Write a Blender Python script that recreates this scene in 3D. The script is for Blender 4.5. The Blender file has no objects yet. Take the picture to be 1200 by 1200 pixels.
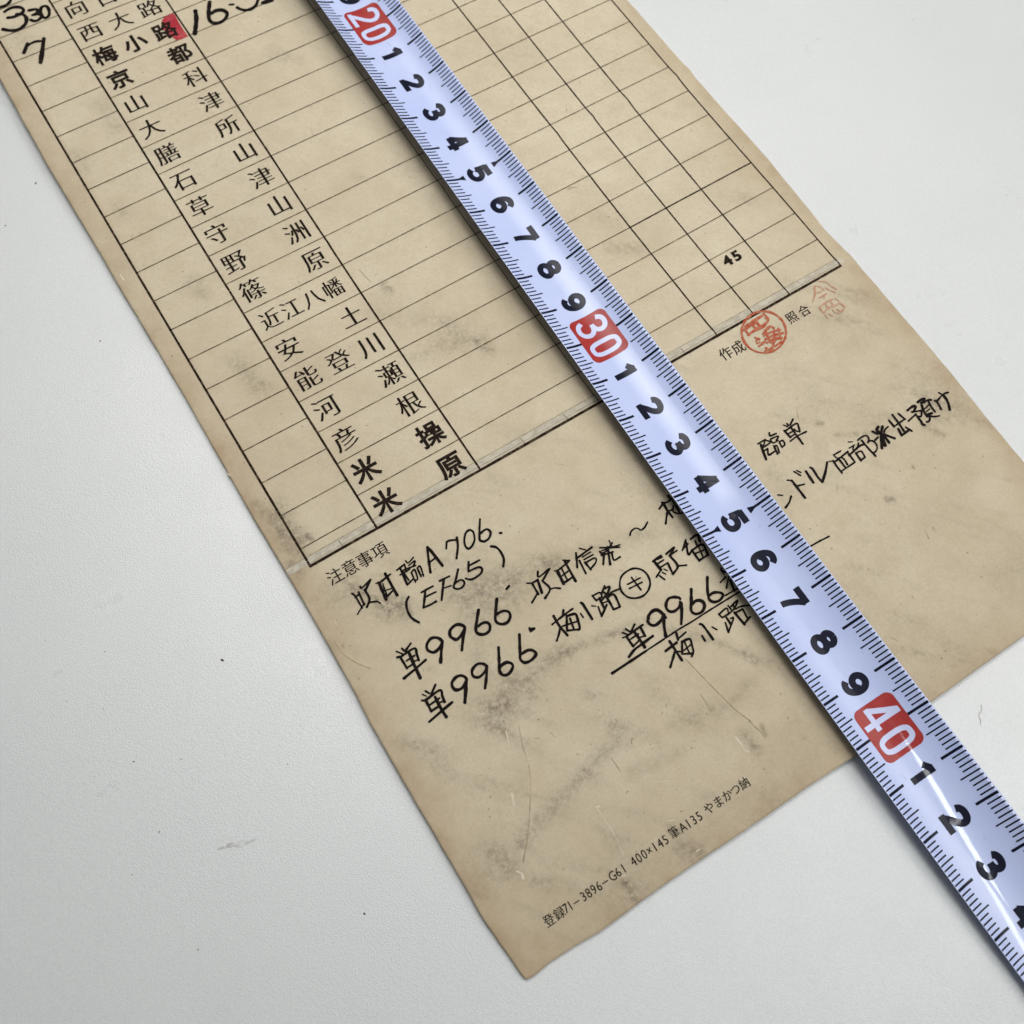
import bpy, bmesh, math, random
import numpy as np
from mathutils import Vector, Matrix

# one Blender unit = 10 cm; all layout below is in millimetres
U = 0.01
random.seed(7)
sc = bpy.context.scene

# ------------------------------------------------------------ camera
cam_d = bpy.data.cameras.new("camera")
cam = bpy.data.objects.new("camera", cam_d)
sc.collection.objects.link(cam)
sc.camera = cam
cam_d.sensor_width = 36.0
cam_d.lens = 1261.54 / 1200.0 * 36.0
cam_d.clip_start = 0.01
cam_d.clip_end = 200.0
RIGHT = Vector((0.8453790, -0.5330782, 0.0340880))
DOWN = Vector((-0.4884200, -0.7972430, -0.3547526))
FWD = Vector((0.2162873, 0.2832511, -0.9343386))
M = Matrix((RIGHT, -DOWN, -FWD)).transposed().to_4x4()
M.translation = Vector((-2.1977, 13.5626, 206.8819)) * U
cam.matrix_world = M
cam_d.dof.use_dof = True
cam_d.dof.focus_distance = 2.22
cam_d.dof.aperture_fstop = 2.6

WORLD_STRENGTH, KEYP, TUBEP, BP, SPR, SPRB, KPOS, KAIM, BPOS, BAIM = 0.110, 30, 680, 78, 52, 48, (600, -60, 560), (155, 105, 0), (250, 480, 700), (165, 260, 0)
# ------------------------------------------------------------ room light
world = bpy.data.worlds.new("World")
sc.world = world
world.use_nodes = True
bgn = world.node_tree.nodes["Background"]
bgn.inputs[0].default_value = (0.93, 0.965, 1.0, 1)
bgn.inputs[1].default_value = WORLD_STRENGTH

def area(name, centre, target, sx, sy, power, col, yaxis=None):
    d = bpy.data.lights.new(name, "AREA")
    d.shape = "RECTANGLE"; d.size = sx * U; d.size_y = sy * U
    d.energy = power; d.color = col
    o = bpy.data.objects.new(name, d)
    sc.collection.objects.link(o)
    c = Vector(centre); z = (c - Vector(target)).normalized()
    y = Vector(yaxis or (0, 1, 0)); y = (y - z * y.dot(z)).normalized()
    x = y.cross(z)
    m = Matrix((x, y, z)).transposed().to_4x4(); m.translation = c * U
    o.matrix_world = m
    return o

kl = area("added_key_light", KPOS, KAIM, 480, 480, KEYP, (1.0, 0.975, 0.945))  # added soft key from the right for the tape's shadow, not a real window
kl.data.spread = math.radians(SPR)
fl = area("added_fill_light", BPOS, BAIM, 600, 600, BP, (1.0, 0.985, 0.96))  # soft fill lamp added to brighten the upper sheet, no actual panel overhead
fl.data.spread = math.radians(SPRB)
# fluorescent tubes on the ceiling: they give the thin streak on the blade
area("ceiling_tube", (498, -347, 1800), (498, -347, 0), 95, 700, TUBEP, (0.95, 0.98, 1.0), (706, -342, 0))
area("ceiling_tube", (1500, -740, 1800), (1500, -740, 0), 95, 1100, TUBEP, (0.95, 0.98, 1.0), (706, -342, 0))

sc.view_settings.view_transform = "Standard"
sc.view_settings.look = "None"
sc.view_settings.exposure = 0.0
sc.view_settings.gamma = 1.0
sc.view_settings.use_curve_mapping = False

# ------------------------------------------------------------ measured layout data (millimetres on the paper)
STROKES = {
 'note_top_line':
  '0.39 9.31,78.33 9.58,77.43 9.56,74.65;0.39 10.56,77.87 10.24,74.99;0.35 9.49,77.28 10.56,77.45;0.35 9.51,74.89 10.42,75.15;0.32 9.51,74.78 8.13,73.99;0.39 11.40,78.71 11.53,78.31 13.84,78.88;0.43 13.84,78.88 11.96,77.52;0.46 11.84,77.66 11.79,75.85 11.39,75.07 10.44,74.31;0.32 11.25,74.90 12.44,74.41 12.85,74.12 13.09,73.59;0.60 14.80,77.54 14.93,77.25 14.45,73.68;0.25 14.35,77.61 14.92,77.58;0.43 14.97,77.33 17.79,77.80;0.60 16.97,78.42 16.76,73.29;0.32 15.51,76.89 14.97,74.09;0.28 14.78,75.46 16.87,75.00;0.42 14.49,73.93 16.65,74.61;0.36 19.29,77.82 21.23,78.11;0.44 20.10,77.85 19.57,74.06;0.36 21.23,78.11 20.82,76.55;0.32 19.37,76.61 21.56,76.63;0.32 19.95,77.09 20.83,77.08;0.36 20.22,76.71 20.28,74.78;0.39 19.57,74.06 21.10,74.48;0.32 21.82,78.60 22.03,77.94 23.50,78.41;0.32 21.82,77.42 23.38,77.63 22.63,76.92 21.46,76.80;0.32 21.29,77.01 22.99,76.70;0.35 21.53,75.90 21.22,73.67;0.36 21.56,75.88 22.39,76.01 21.89,73.99 21.30,74.15;0.36 23.01,76.05 22.75,74.09;0.36 23.13,76.08 23.70,76.05 23.23,73.90;0.28 22.81,74.37 23.43,74.24;0.54 27.03,78.81 26.10,76.91 24.81,73.87;0.57 27.03,78.81 27.25,77.49 27.59,73.85;0.36 25.84,75.79 27.38,76.01;0.43 30.12,76.57 30.95,77.79;0.40 30.86,77.73 31.61,77.70 32.86,77.08;0.50 33.17,77.50 32.40,75.80 30.80,73.68;0.45 36.19,77.55 35.28,77.39 34.53,76.66 33.92,75.73 33.69,74.79 33.92,74.17 34.65,74.20 35.53,74.73 36.16,75.43 36.63,76.67 36.50,77.22 36.19,77.55;0.45 39.29,78.42 38.09,76.64 36.92,74.74 37.02,74.24 37.56,73.80 38.64,73.89 39.52,74.66 39.61,75.30 39.32,75.81 38.65,75.89 37.70,75.68;0.43 41.17,73.68 41.41,73.53',
 'note_bracketed_line':
  '0.45 18.53,71.77 17.68,71.16 17.08,70.08 16.78,68.61 16.94,67.38 17.59,66.16;0.42 21.14,71.20 22.33,71.19 23.78,71.13;0.46 21.93,71.02 19.93,68.31;0.35 21.30,69.95 22.36,69.92 23.66,69.78;0.45 19.91,68.28 21.28,68.09 22.65,68.07;0.42 25.48,71.34 27.59,71.19;0.46 26.23,71.08 23.72,67.72;0.35 25.28,69.67 26.86,69.32;0.42 29.84,71.50 28.52,70.08 27.42,69.08 27.14,68.62 27.67,68.02 28.56,67.85 29.39,68.28 29.52,68.93 29.15,69.31 28.41,69.41 27.63,69.27;0.43 32.50,71.77 31.38,70.01;0.42 31.38,70.01 32.91,69.87 33.77,69.63 34.00,69.02 33.43,68.42 32.27,68.18 31.12,68.26 30.54,68.62 30.19,69.05;0.39 32.19,71.00 34.56,70.91;0.46 38.08,72.18 38.70,71.69 39.07,70.81 39.07,69.51 38.78,68.40 37.91,67.23',
 'note_first_number':
  '0.34 10.88,63.44 11.68,62.34;0.43 12.10,63.39 12.24,62.80;0.45 14.10,63.35 12.41,62.59;0.48 10.43,62.33 10.91,62.16;0.48 10.96,62.09 10.98,59.49;0.48 11.03,62.05 14.15,62.11 13.97,60.82 13.72,59.58;0.41 10.98,59.49 12.17,59.55;0.61 12.83,61.83 12.53,59.52 12.18,56.48;0.37 11.63,60.77 13.42,60.86;0.34 12.75,59.88 13.65,59.78;0.51 9.48,58.06 12.53,58.53 14.89,58.95;0.58 19.45,60.42 19.33,61.20 18.74,61.84 17.91,62.09 16.91,61.70 16.33,61.05 16.26,60.29 16.94,59.47 17.91,59.47 18.80,59.82 19.41,60.35;0.61 19.54,60.47 18.29,58.74 17.14,57.05;0.58 24.74,60.59 24.35,61.40 23.64,61.85 22.63,61.80 21.82,61.38 21.42,60.51 21.68,59.74 22.09,59.29 22.92,59.38 23.92,59.88 24.62,60.45;0.61 24.74,60.48 23.54,59.10 21.88,56.91;0.58 28.90,62.11 27.63,60.63 26.64,59.40 26.20,58.46 26.62,57.70 27.54,57.27 28.52,57.43 29.10,58.09 29.13,58.88 28.60,59.31 27.89,59.44 27.12,59.31;0.58 33.19,62.14 31.50,59.87 30.72,58.72 30.71,57.90 31.43,57.15 32.52,56.99 33.51,57.60 33.83,58.43 33.44,59.08 32.85,59.41 32.10,59.50 31.56,59.43;0.45 35.91,62.86 36.68,63.12',
 'note_second_number':
  '0.27 10.90,53.50 11.42,52.76;0.40 11.75,53.71 12.13,52.99;0.47 14.00,53.78 13.21,53.20 12.39,52.63;0.43 10.23,52.52 10.86,52.13;0.50 10.86,52.13 10.71,49.81;0.53 10.90,52.20 14.17,52.41 13.99,51.15 13.79,50.02;0.63 12.72,51.75 12.55,49.53 12.59,47.39;0.43 10.71,49.81 12.17,49.86;0.40 11.13,50.99 13.32,51.14;0.33 12.69,50.41 13.74,50.24;0.49 9.33,48.27 12.49,48.80 15.00,49.17;0.60 19.67,51.63 19.51,52.32 18.94,52.81 18.05,52.93 17.01,52.50 16.62,51.86 16.70,51.03 17.22,50.61 18.13,50.53 19.10,51.00 19.66,51.54;0.63 19.74,51.58 18.32,49.63 17.06,47.88;0.54 24.23,51.61 23.99,52.40 23.11,52.95 22.01,52.74 21.24,52.13 21.16,51.20 21.92,50.62 22.98,50.76 24.08,51.36;0.58 24.37,51.67 23.13,49.82 21.82,48.18;0.59 28.27,53.60 26.91,51.19 25.98,49.54 26.17,48.43 27.20,48.13 28.47,48.73 28.77,49.44 28.04,50.24 26.82,50.25 26.20,49.89;0.59 33.13,53.61 31.29,50.47 30.68,49.35 31.03,48.33 32.34,48.07 33.74,48.55 33.73,49.46 32.88,50.08 31.43,50.13;0.51 35.53,53.69 35.38,52.98;0.58 35.47,53.43 36.22,53.10;0.41 35.38,52.98 35.80,53.02',
 'note_departure_text':
  '0.31 40.07,61.75 40.94,61.21;0.42 40.94,61.21 40.78,58.58;0.38 40.94,61.21 42.35,61.18;0.52 42.28,61.22 41.56,58.52;0.41 40.61,58.79 38.77,57.81;0.42 43.27,62.67 42.81,61.63 45.54,61.90;0.42 45.54,61.90 43.05,60.53;0.45 42.98,60.57 43.37,58.34 41.53,57.22;0.35 43.32,58.26 44.27,57.99 45.17,57.33;0.24 46.15,61.04 46.59,60.77;0.59 46.67,60.72 46.29,57.79;0.42 46.67,60.72 48.93,61.03 49.92,61.27;0.35 48.91,62.01 49.97,61.20;0.52 49.08,61.58 48.86,59.36 48.63,56.97;0.38 47.70,60.72 47.34,57.98;0.31 46.54,59.28 48.55,59.51;0.45 46.34,57.86 48.37,57.98;0.46 52.00,61.92 51.31,60.62 50.51,59.20;0.42 51.61,60.86 55.40,61.22;0.28 53.15,62.39 53.98,61.45;0.42 51.68,60.18 51.28,57.24;0.32 52.60,60.47 54.61,60.51;0.35 52.61,59.86 54.75,59.78;0.42 52.44,59.28 52.61,57.37;0.38 52.66,59.15 54.64,58.99 54.40,58.18 52.71,57.52;0.39 56.75,60.27 60.21,58.24;0.42 56.29,59.58 56.35,58.58;0.49 56.85,58.92 55.36,56.95;0.52 58.13,59.52 56.54,56.23;0.38 56.13,58.72 58.46,58.14;0.42 58.11,57.93 57.71,56.57 59.10,56.46;0.26 59.20,60.55 59.05,59.17;0.31 56.69,59.55 58.05,59.25 60.54,58.64;0.31 56.17,59.17 57.35,58.98 59.49,59.82;0.35 63.49,59.25 64.15,59.82 65.16,59.97 65.72,59.62 66.10,59.01 67.08,59.12 68.20,59.74;0.43 71.95,60.86 73.47,61.48;0.39 73.20,61.72 74.05,61.24 75.40,61.30;0.54 75.19,62.22 75.23,61.52;0.53 73.37,61.43 73.16,59.67 73.20,57.88;0.42 73.11,59.59 71.18,57.47;0.39 73.41,59.40 74.38,59.25;0.35 74.82,59.87 74.03,58.91 74.59,58.01 75.55,57.54;0.46 75.33,60.89 75.27,59.59 75.11,58.14',
 'note_station_yard_text':
  '0.41 39.72,51.92 42.59,52.29 44.95,52.48;0.51 40.92,53.22 40.82,50.82 41.12,48.50;0.40 40.80,50.63 39.83,49.61 38.72,48.68;0.41 43.26,53.22 42.47,52.26;0.47 43.17,51.93 41.57,49.34;0.51 43.19,51.81 44.80,51.33 44.61,50.11 44.01,48.44 43.61,48.28;0.44 41.71,49.25 43.80,48.27;0.41 43.41,51.06 42.91,48.92;0.34 41.25,50.56 44.42,49.82;0.34 45.79,50.82 45.79,49.90;0.51 47.08,52.61 47.22,52.21 47.11,48.67;0.27 48.55,50.97 49.16,50.49;0.41 49.80,52.69 49.94,51.36;0.41 49.95,52.60 51.46,52.40 51.38,51.51;0.38 49.99,51.43 51.21,51.41;0.44 50.75,51.48 50.34,49.04;0.37 49.54,50.15 49.05,48.19;0.44 49.03,48.16 51.19,49.55;0.31 50.66,50.29 51.59,50.13;0.41 53.01,53.01 51.60,52.00;0.45 52.81,52.55 53.77,52.44 52.90,51.61 50.81,50.82;0.38 52.17,52.07 52.48,51.14 53.56,51.21 55.25,50.96;0.48 52.08,50.87 51.86,48.10;0.44 52.23,50.78 53.62,50.54 53.25,47.86;0.41 51.99,47.98 53.23,47.83',
 'note_circled_mark':
  '0.39 60.37,52.85 58.93,53.21 57.19,52.96 55.94,51.89 55.31,50.44 55.63,48.78 56.74,47.73 58.34,47.26 59.89,47.61 61.15,48.67 61.68,50.19 61.43,51.72 60.37,52.85;0.34 57.17,50.86 60.06,50.66;0.34 56.96,49.95 59.92,49.69;0.34 58.64,51.64 58.78,48.51',
 'note_station_stay_text':
  '0.42 64.29,52.19 66.41,52.34;0.55 64.52,52.16 64.65,49.84;0.31 65.24,52.04 66.44,51.94;0.35 64.70,51.26 66.30,51.28;0.38 64.57,50.32 66.60,50.35;0.34 64.65,49.84 62.96,49.08;0.38 63.71,48.94 64.12,47.73;0.27 64.59,49.24 64.95,48.60;0.24 65.27,49.67 65.66,49.01;0.45 67.48,52.05 69.74,52.38 68.35,51.62;0.38 67.89,51.43 69.76,51.50;0.45 67.94,51.34 68.01,48.73 66.20,47.83;0.41 66.20,47.83 66.67,50.30;0.34 68.01,48.73 69.67,47.92;0.38 72.67,52.42 70.73,50.91;0.38 70.97,51.09 72.56,51.51;0.42 72.42,51.92 71.29,49.59 72.37,49.90;0.45 73.60,52.06 75.34,52.08 74.97,50.67;0.35 74.20,51.26 73.92,50.35;0.48 72.42,49.97 72.43,47.29;0.45 72.50,49.93 74.99,49.80 74.61,47.34;0.35 72.59,49.01 74.51,48.69;0.35 74.05,49.84 73.51,47.59;0.41 72.39,47.38 74.44,47.40',
 'note_underlined_number':
  '0.33 50.68,43.19 51.28,42.41;0.37 51.64,43.45 51.98,42.69;0.44 53.63,43.30 52.22,42.44;0.30 50.09,42.33 50.87,42.12;0.50 50.89,42.14 50.92,39.80;0.44 50.89,42.14 54.33,42.36 54.96,42.38;0.47 54.33,42.36 54.11,40.25;0.57 52.77,42.20 52.80,40.15 52.76,38.46;0.37 51.31,41.27 53.20,41.32;0.40 50.92,39.80 52.61,40.17;0.37 53.00,40.59 54.06,40.34;0.53 48.99,38.48 50.62,39.07 52.16,39.23 55.40,39.45;0.61 59.72,41.17 59.62,42.37 59.18,43.37 58.23,43.65 57.19,43.36 56.60,42.80;0.57 56.23,42.41 56.31,41.64 57.01,41.01 58.20,41.09 59.22,41.49 59.79,41.86;0.64 59.74,41.79 58.63,40.21 57.62,38.18;0.57 64.42,42.79 64.12,43.39 63.33,43.92 62.38,44.05 61.42,43.44 60.96,42.58 61.18,41.76 61.94,41.35 63.08,41.48 64.06,42.22;0.60 64.15,41.96 62.86,40.06 61.61,38.47;0.61 67.54,43.31 66.04,41.21 64.98,39.78 65.04,38.92 65.64,38.45 66.75,38.38 67.74,39.01 67.99,39.80 67.63,40.47 66.82,40.83 65.88,40.68;0.54 71.79,43.64 70.39,41.66 69.46,39.93 69.56,39.03 70.24,38.51 71.23,38.42 72.20,38.86 72.20,39.45 71.56,40.03 70.73,40.36 69.88,40.30',
 'note_underline':
  '0.53 44.40,37.54 47.98,37.60 52.53,37.69;0.33 52.44,37.70 60.49,37.83 63.77,37.75 67.80,37.79 75.42,37.72;0.34 72.64,38.59 94.41,37.81 96.03,37.74 98.39,37.54',
 'note_place_below_line':
  '0.53 55.83,35.64 58.69,35.89;0.53 57.62,36.86 57.56,34.57 57.47,32.42;0.46 57.28,34.54 54.75,32.51;0.47 59.72,37.49 59.21,36.18;0.37 59.31,36.32 61.42,36.64;0.46 59.66,35.49 58.33,33.49;0.46 59.66,35.49 61.26,35.11 60.89,33.72 60.40,32.61 59.57,32.02;0.39 58.21,33.46 60.15,32.40;0.36 60.10,35.38 59.56,32.73;0.36 58.78,33.82 60.92,34.06;0.33 57.79,34.33 58.53,33.77;0.43 63.76,34.38 63.66,33.22;0.46 64.77,36.51 65.11,36.10 65.20,34.20 65.18,32.58;0.37 66.52,34.71 67.01,33.80;0.37 69.16,36.17 69.40,35.19;0.37 69.24,36.12 71.21,36.35 71.05,35.41;0.33 69.40,35.19 70.93,35.24;0.43 70.12,35.16 70.03,33.16;0.36 69.29,34.03 68.66,32.16;0.40 68.66,32.16 71.20,33.88;0.30 70.69,34.19 71.28,34.13;0.37 71.82,36.60 71.86,35.64;0.37 72.22,36.14 74.12,36.53 72.60,35.49 70.59,35.08;0.33 72.91,36.34 72.57,35.30 73.74,35.16 75.71,34.36;0.47 72.08,34.78 72.36,31.72;0.37 72.27,34.62 73.89,34.49;0.37 73.89,34.49 73.61,32.39;0.40 72.37,31.87 74.28,32.43',
 'note_mark_beside_tape':
  '0.34 73.37,41.34 74.92,41.71;0.34 74.99,43.26 75.66,42.42;0.34 75.44,41.39 73.69,39.73;0.47 75.36,40.70 74.77,38.43;0.31 75.23,43.75 75.00,42.40',
 'note_light_engine_text':
  '0.39 98.35,61.97 100.30,61.94;0.48 98.74,61.49 98.14,59.69 97.65,58.14;0.34 100.20,61.92 99.31,61.14 98.79,61.15;0.36 98.82,60.69 100.62,60.77;0.34 98.64,59.96 99.42,59.98;0.39 99.42,59.98 98.75,58.70 100.25,58.68;0.37 101.96,62.72 101.70,62.09 103.12,61.85;0.34 101.35,61.42 103.08,61.20 102.91,60.88 102.23,60.59;0.34 101.19,61.31 101.26,60.41 102.45,60.38;0.32 100.33,61.68 101.17,60.70;0.39 100.96,59.81 100.48,57.88;0.36 100.97,59.62 101.53,59.46 100.99,57.95;0.36 102.51,59.95 102.27,58.63;0.36 102.56,59.92 103.34,59.83 103.16,58.86 102.24,58.60;0.29 105.71,62.62 106.19,61.85;0.34 106.52,62.52 106.56,61.94;0.42 108.26,62.64 107.00,61.91;0.44 105.04,61.45 105.19,59.56;0.41 105.15,61.30 108.21,61.48 108.26,60.65 107.73,59.57;0.34 105.21,59.59 106.50,59.66;0.29 105.35,60.47 106.57,60.35;0.46 106.72,61.45 106.61,59.00 106.53,56.91;0.36 104.62,58.82 106.61,59.00 108.92,58.81;0.29 107.11,60.65 107.19,59.97 107.76,59.70',
 'note_depot_text':
  '0.28 94.88,50.40 95.69,49.79;0.42 97.06,48.69 95.91,47.83 94.53,47.29;0.28 98.60,52.03 99.36,51.45;0.49 99.36,51.45 99.38,49.51 99.40,46.89;0.35 99.66,49.87 101.13,49.42;0.33 101.02,52.82 101.67,51.40;0.28 101.64,52.74 102.14,51.91;0.54 103.23,51.55 103.01,48.73;0.45 104.56,51.79 104.79,51.20 104.60,49.19 104.74,47.82;0.50 108.37,50.85 106.79,49.37 104.80,47.86;0.26 108.83,50.79 109.71,50.44;0.43 109.69,50.42 109.57,48.90 109.60,47.28;0.33 110.60,51.48 112.48,51.41;0.29 110.62,51.31 110.74,50.48;0.36 110.12,50.09 111.82,50.28 113.71,50.51;0.40 111.00,50.32 110.97,48.04;0.38 111.73,50.17 111.93,49.44 111.77,48.17;0.36 113.57,50.44 113.49,47.81;0.33 109.90,47.66 113.38,47.77;0.26 115.20,52.20 116.02,51.76;0.29 114.46,50.98 115.91,50.94;0.29 115.71,50.99 114.98,50.35;0.33 116.94,50.86 116.37,50.44;0.41 113.34,49.66 115.31,50.00 116.73,50.21 117.68,50.03;0.40 114.96,49.36 114.80,47.32;0.36 115.07,49.30 116.21,49.07 116.10,47.68;0.36 114.86,47.48 116.07,47.54;0.43 117.89,50.98 117.95,49.01 118.17,46.57;0.36 117.25,51.45 118.06,51.58 119.04,51.53 119.56,51.21 119.44,50.43 118.76,49.91;0.36 118.96,50.07 119.80,49.75 120.06,48.81 119.72,47.94 119.16,47.51 118.50,47.37;0.55 121.22,51.41 121.76,50.42;0.50 120.45,49.54 121.40,49.74;0.58 122.98,51.63 122.27,51.21 122.41,49.87;0.58 123.81,51.21 122.58,50.08 120.50,47.31;0.38 124.87,50.56 123.73,50.32 122.97,49.69;0.67 122.41,49.87 121.97,48.74 121.50,47.48;0.53 122.80,49.48 122.65,47.55;0.48 123.05,49.49 123.77,48.43 124.37,47.63;0.46 125.97,51.62 126.01,49.91;0.41 126.01,49.91 129.07,50.06;0.51 127.47,52.29 127.39,50.14 127.15,48.02;0.39 128.77,51.82 129.18,50.00;0.50 126.44,48.99 126.09,47.41;0.46 126.09,47.41 128.48,47.60;0.41 128.08,48.47 128.65,47.03;0.53 130.95,51.37 132.53,51.53 133.12,51.17 132.05,50.47;0.41 131.57,50.57 132.64,50.12 133.89,49.68;0.41 129.56,49.30 131.99,49.72;0.48 131.89,49.31 131.82,47.78 131.65,47.09 131.94,46.76;0.39 133.41,49.49 132.60,48.72 132.07,49.04;0.56 134.15,51.74 135.34,51.82 135.97,51.60 134.87,51.15;0.51 134.71,51.25 134.15,50.00 133.79,48.79 133.78,48.01;0.44 135.24,50.92 136.29,51.01 137.03,50.64;0.44 136.28,50.62 136.02,49.34 135.93,47.97;0.27 134.38,49.70 135.75,49.98;0.29 134.27,48.98 135.35,49.11;0.51 134.04,48.32 135.07,48.10;0.36 134.25,47.80 135.16,47.15 136.12,46.76;0.41 134.17,47.61 133.46,46.95 132.82,47.05;0.36 137.60,50.06 137.90,49.64;0.39 137.90,49.64 137.51,47.74;0.39 137.99,49.75 139.65,50.18 140.55,50.28 141.38,50.10;0.32 139.60,51.09 140.11,50.15;0.51 140.12,50.06 140.00,48.86 139.66,47.79 139.05,46.65',
 'note_hour_column':
  '0.76 9.54,251.72 11.12,252.10 12.35,251.90 13.45,251.13 13.77,250.17 13.30,249.48 12.04,249.08 10.76,249.16 9.51,249.55;0.86 11.79,249.53 13.03,248.85 13.33,247.75 13.13,246.76 12.33,245.65 10.97,245.01 9.63,244.92 8.22,245.70 7.12,246.68;0.71 14.85,249.26 16.53,248.80 16.47,248.05 15.98,247.53 14.96,247.47;0.71 15.28,247.45 16.35,247.11 16.63,246.23 16.13,245.57 15.04,245.33 14.42,245.68 14.01,246.27;0.76 18.71,248.76 17.96,248.80 17.27,248.08 16.88,246.56 16.98,245.51 17.48,245.14 18.18,245.38 18.74,246.17 19.11,247.53 19.03,248.46 18.71,248.76;0.77 12.82,255.11 11.64,253.86 10.38,253.45 9.13,253.61;0.84 8.53,237.48 10.33,239.67;0.60 10.07,239.05 11.17,239.36 12.46,239.34 13.73,238.76;0.99 14.33,239.28 12.54,235.99 10.74,232.83',
 'note_time_entry':
  '1.01 49.77,229.73 48.69,226.96 46.41,223.11;0.95 54.12,230.67 52.28,227.49 51.49,225.50 51.64,224.17 52.48,223.41 53.92,223.31 55.34,223.98 56.10,225.05 55.90,226.19 55.18,226.92 53.98,227.25 52.77,227.01;0.60 57.98,227.33 58.75,226.95;0.84 59.13,225.54 59.68,224.46 60.63,223.63 61.87,223.36 63.52,223.91 65.01,225.72 65.71,227.62;1.20 65.34,223.68 67.44,223.45',
 'red_round_seal':
  '0.39 120.13,80.50 119.51,79.81 118.78,79.22 117.97,78.75 117.09,78.42 116.18,78.22 115.27,78.17 114.38,78.27 113.53,78.52 112.76,78.90 112.08,79.41 111.52,80.03 111.09,80.74 110.81,81.53 110.68,82.36 110.71,83.22 110.89,84.07 111.23,84.90 111.72,85.67 112.33,86.37 113.05,86.97 113.86,87.45 114.74,87.80 115.66,88.01 116.58,88.06 117.49,87.97 118.35,87.72 119.13,87.34 119.82,86.82 120.39,86.19 120.82,85.46 121.10,84.66 121.22,83.82 121.18,82.95 120.98,82.09 120.63,81.27 120.13,80.50;0.59 113.33,86.25 115.72,86.49 118.22,86.66;0.44 112.59,85.69 113.87,85.92 115.78,85.94;0.58 112.54,84.36 114.53,84.49 116.85,84.42;0.39 114.74,86.24 115.07,84.16;0.44 116.11,86.59 115.99,84.96;0.52 118.52,85.79 118.51,84.94 116.07,84.22;0.39 112.70,85.62 112.67,84.11;0.34 118.80,86.99 118.87,85.41;0.44 115.52,82.87 117.37,83.43 118.06,83.51 118.45,82.76;0.39 115.28,82.34 117.10,82.24 118.75,81.90 119.37,81.69;0.46 115.19,81.38 117.31,81.26 119.28,80.73;0.49 114.88,80.56 116.69,80.46 118.46,79.87;0.44 116.37,83.36 115.88,81.46 115.63,80.10;0.36 118.10,82.30 116.56,79.87;0.34 119.23,82.12 118.09,79.60;0.39 115.86,78.95 117.85,79.07;0.49 113.88,79.66 114.48,78.79 115.54,79.15;0.39 115.35,79.10 116.34,80.00;0.39 113.40,82.99 113.90,82.18;0.31 113.38,82.33 113.01,82.05;0.31 112.82,81.58 113.62,81.50;0.44 112.86,80.80 114.43,81.01;0.38 113.15,79.11 114.05,79.06',
 'faded_red_seal':
  '0.29 130.04,83.55 131.62,84.84 132.90,86.59;0.29 132.90,86.59 133.62,86.15 134.06,85.26 134.23,84.64;0.29 134.82,84.98 135.24,83.85 135.95,82.89;0.29 134.47,87.03 135.58,86.35 136.07,85.52 136.16,84.60 136.62,83.52;0.21 131.85,85.13 132.71,84.78 134.12,84.71;0.24 131.94,83.60 134.06,83.60;0.26 133.39,83.58 132.75,82.93;0.34 130.58,81.66 132.01,81.82 133.66,81.85 135.04,81.53;0.34 135.04,81.53 135.14,80.43 134.35,80.05;0.31 130.49,81.54 130.29,80.46 130.38,79.55;0.29 132.18,81.63 132.02,80.60 132.55,80.45;0.29 133.59,81.55 133.33,80.41;0.34 130.54,79.96 131.84,80.37 134.24,80.11;0.26 130.29,79.43 130.29,78.40;0.29 135.05,80.31 135.40,78.71;0.26 135.20,78.66 134.21,78.23 133.07,78.24;0.26 132.53,79.60 132.73,78.62;0.31 131.34,79.13 131.52,78.33;0.23 133.50,79.18 133.79,78.32',
}
RED_BLOB = '41.01,230.44 41.81,231.29 42.86,231.82 44.40,231.70 44.84,231.37 44.60,227.82 44.55,225.60 44.61,223.64 44.17,223.15 42.07,223.22 41.44,223.99 40.91,225.77 40.48,227.76 40.41,229.29'
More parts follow.
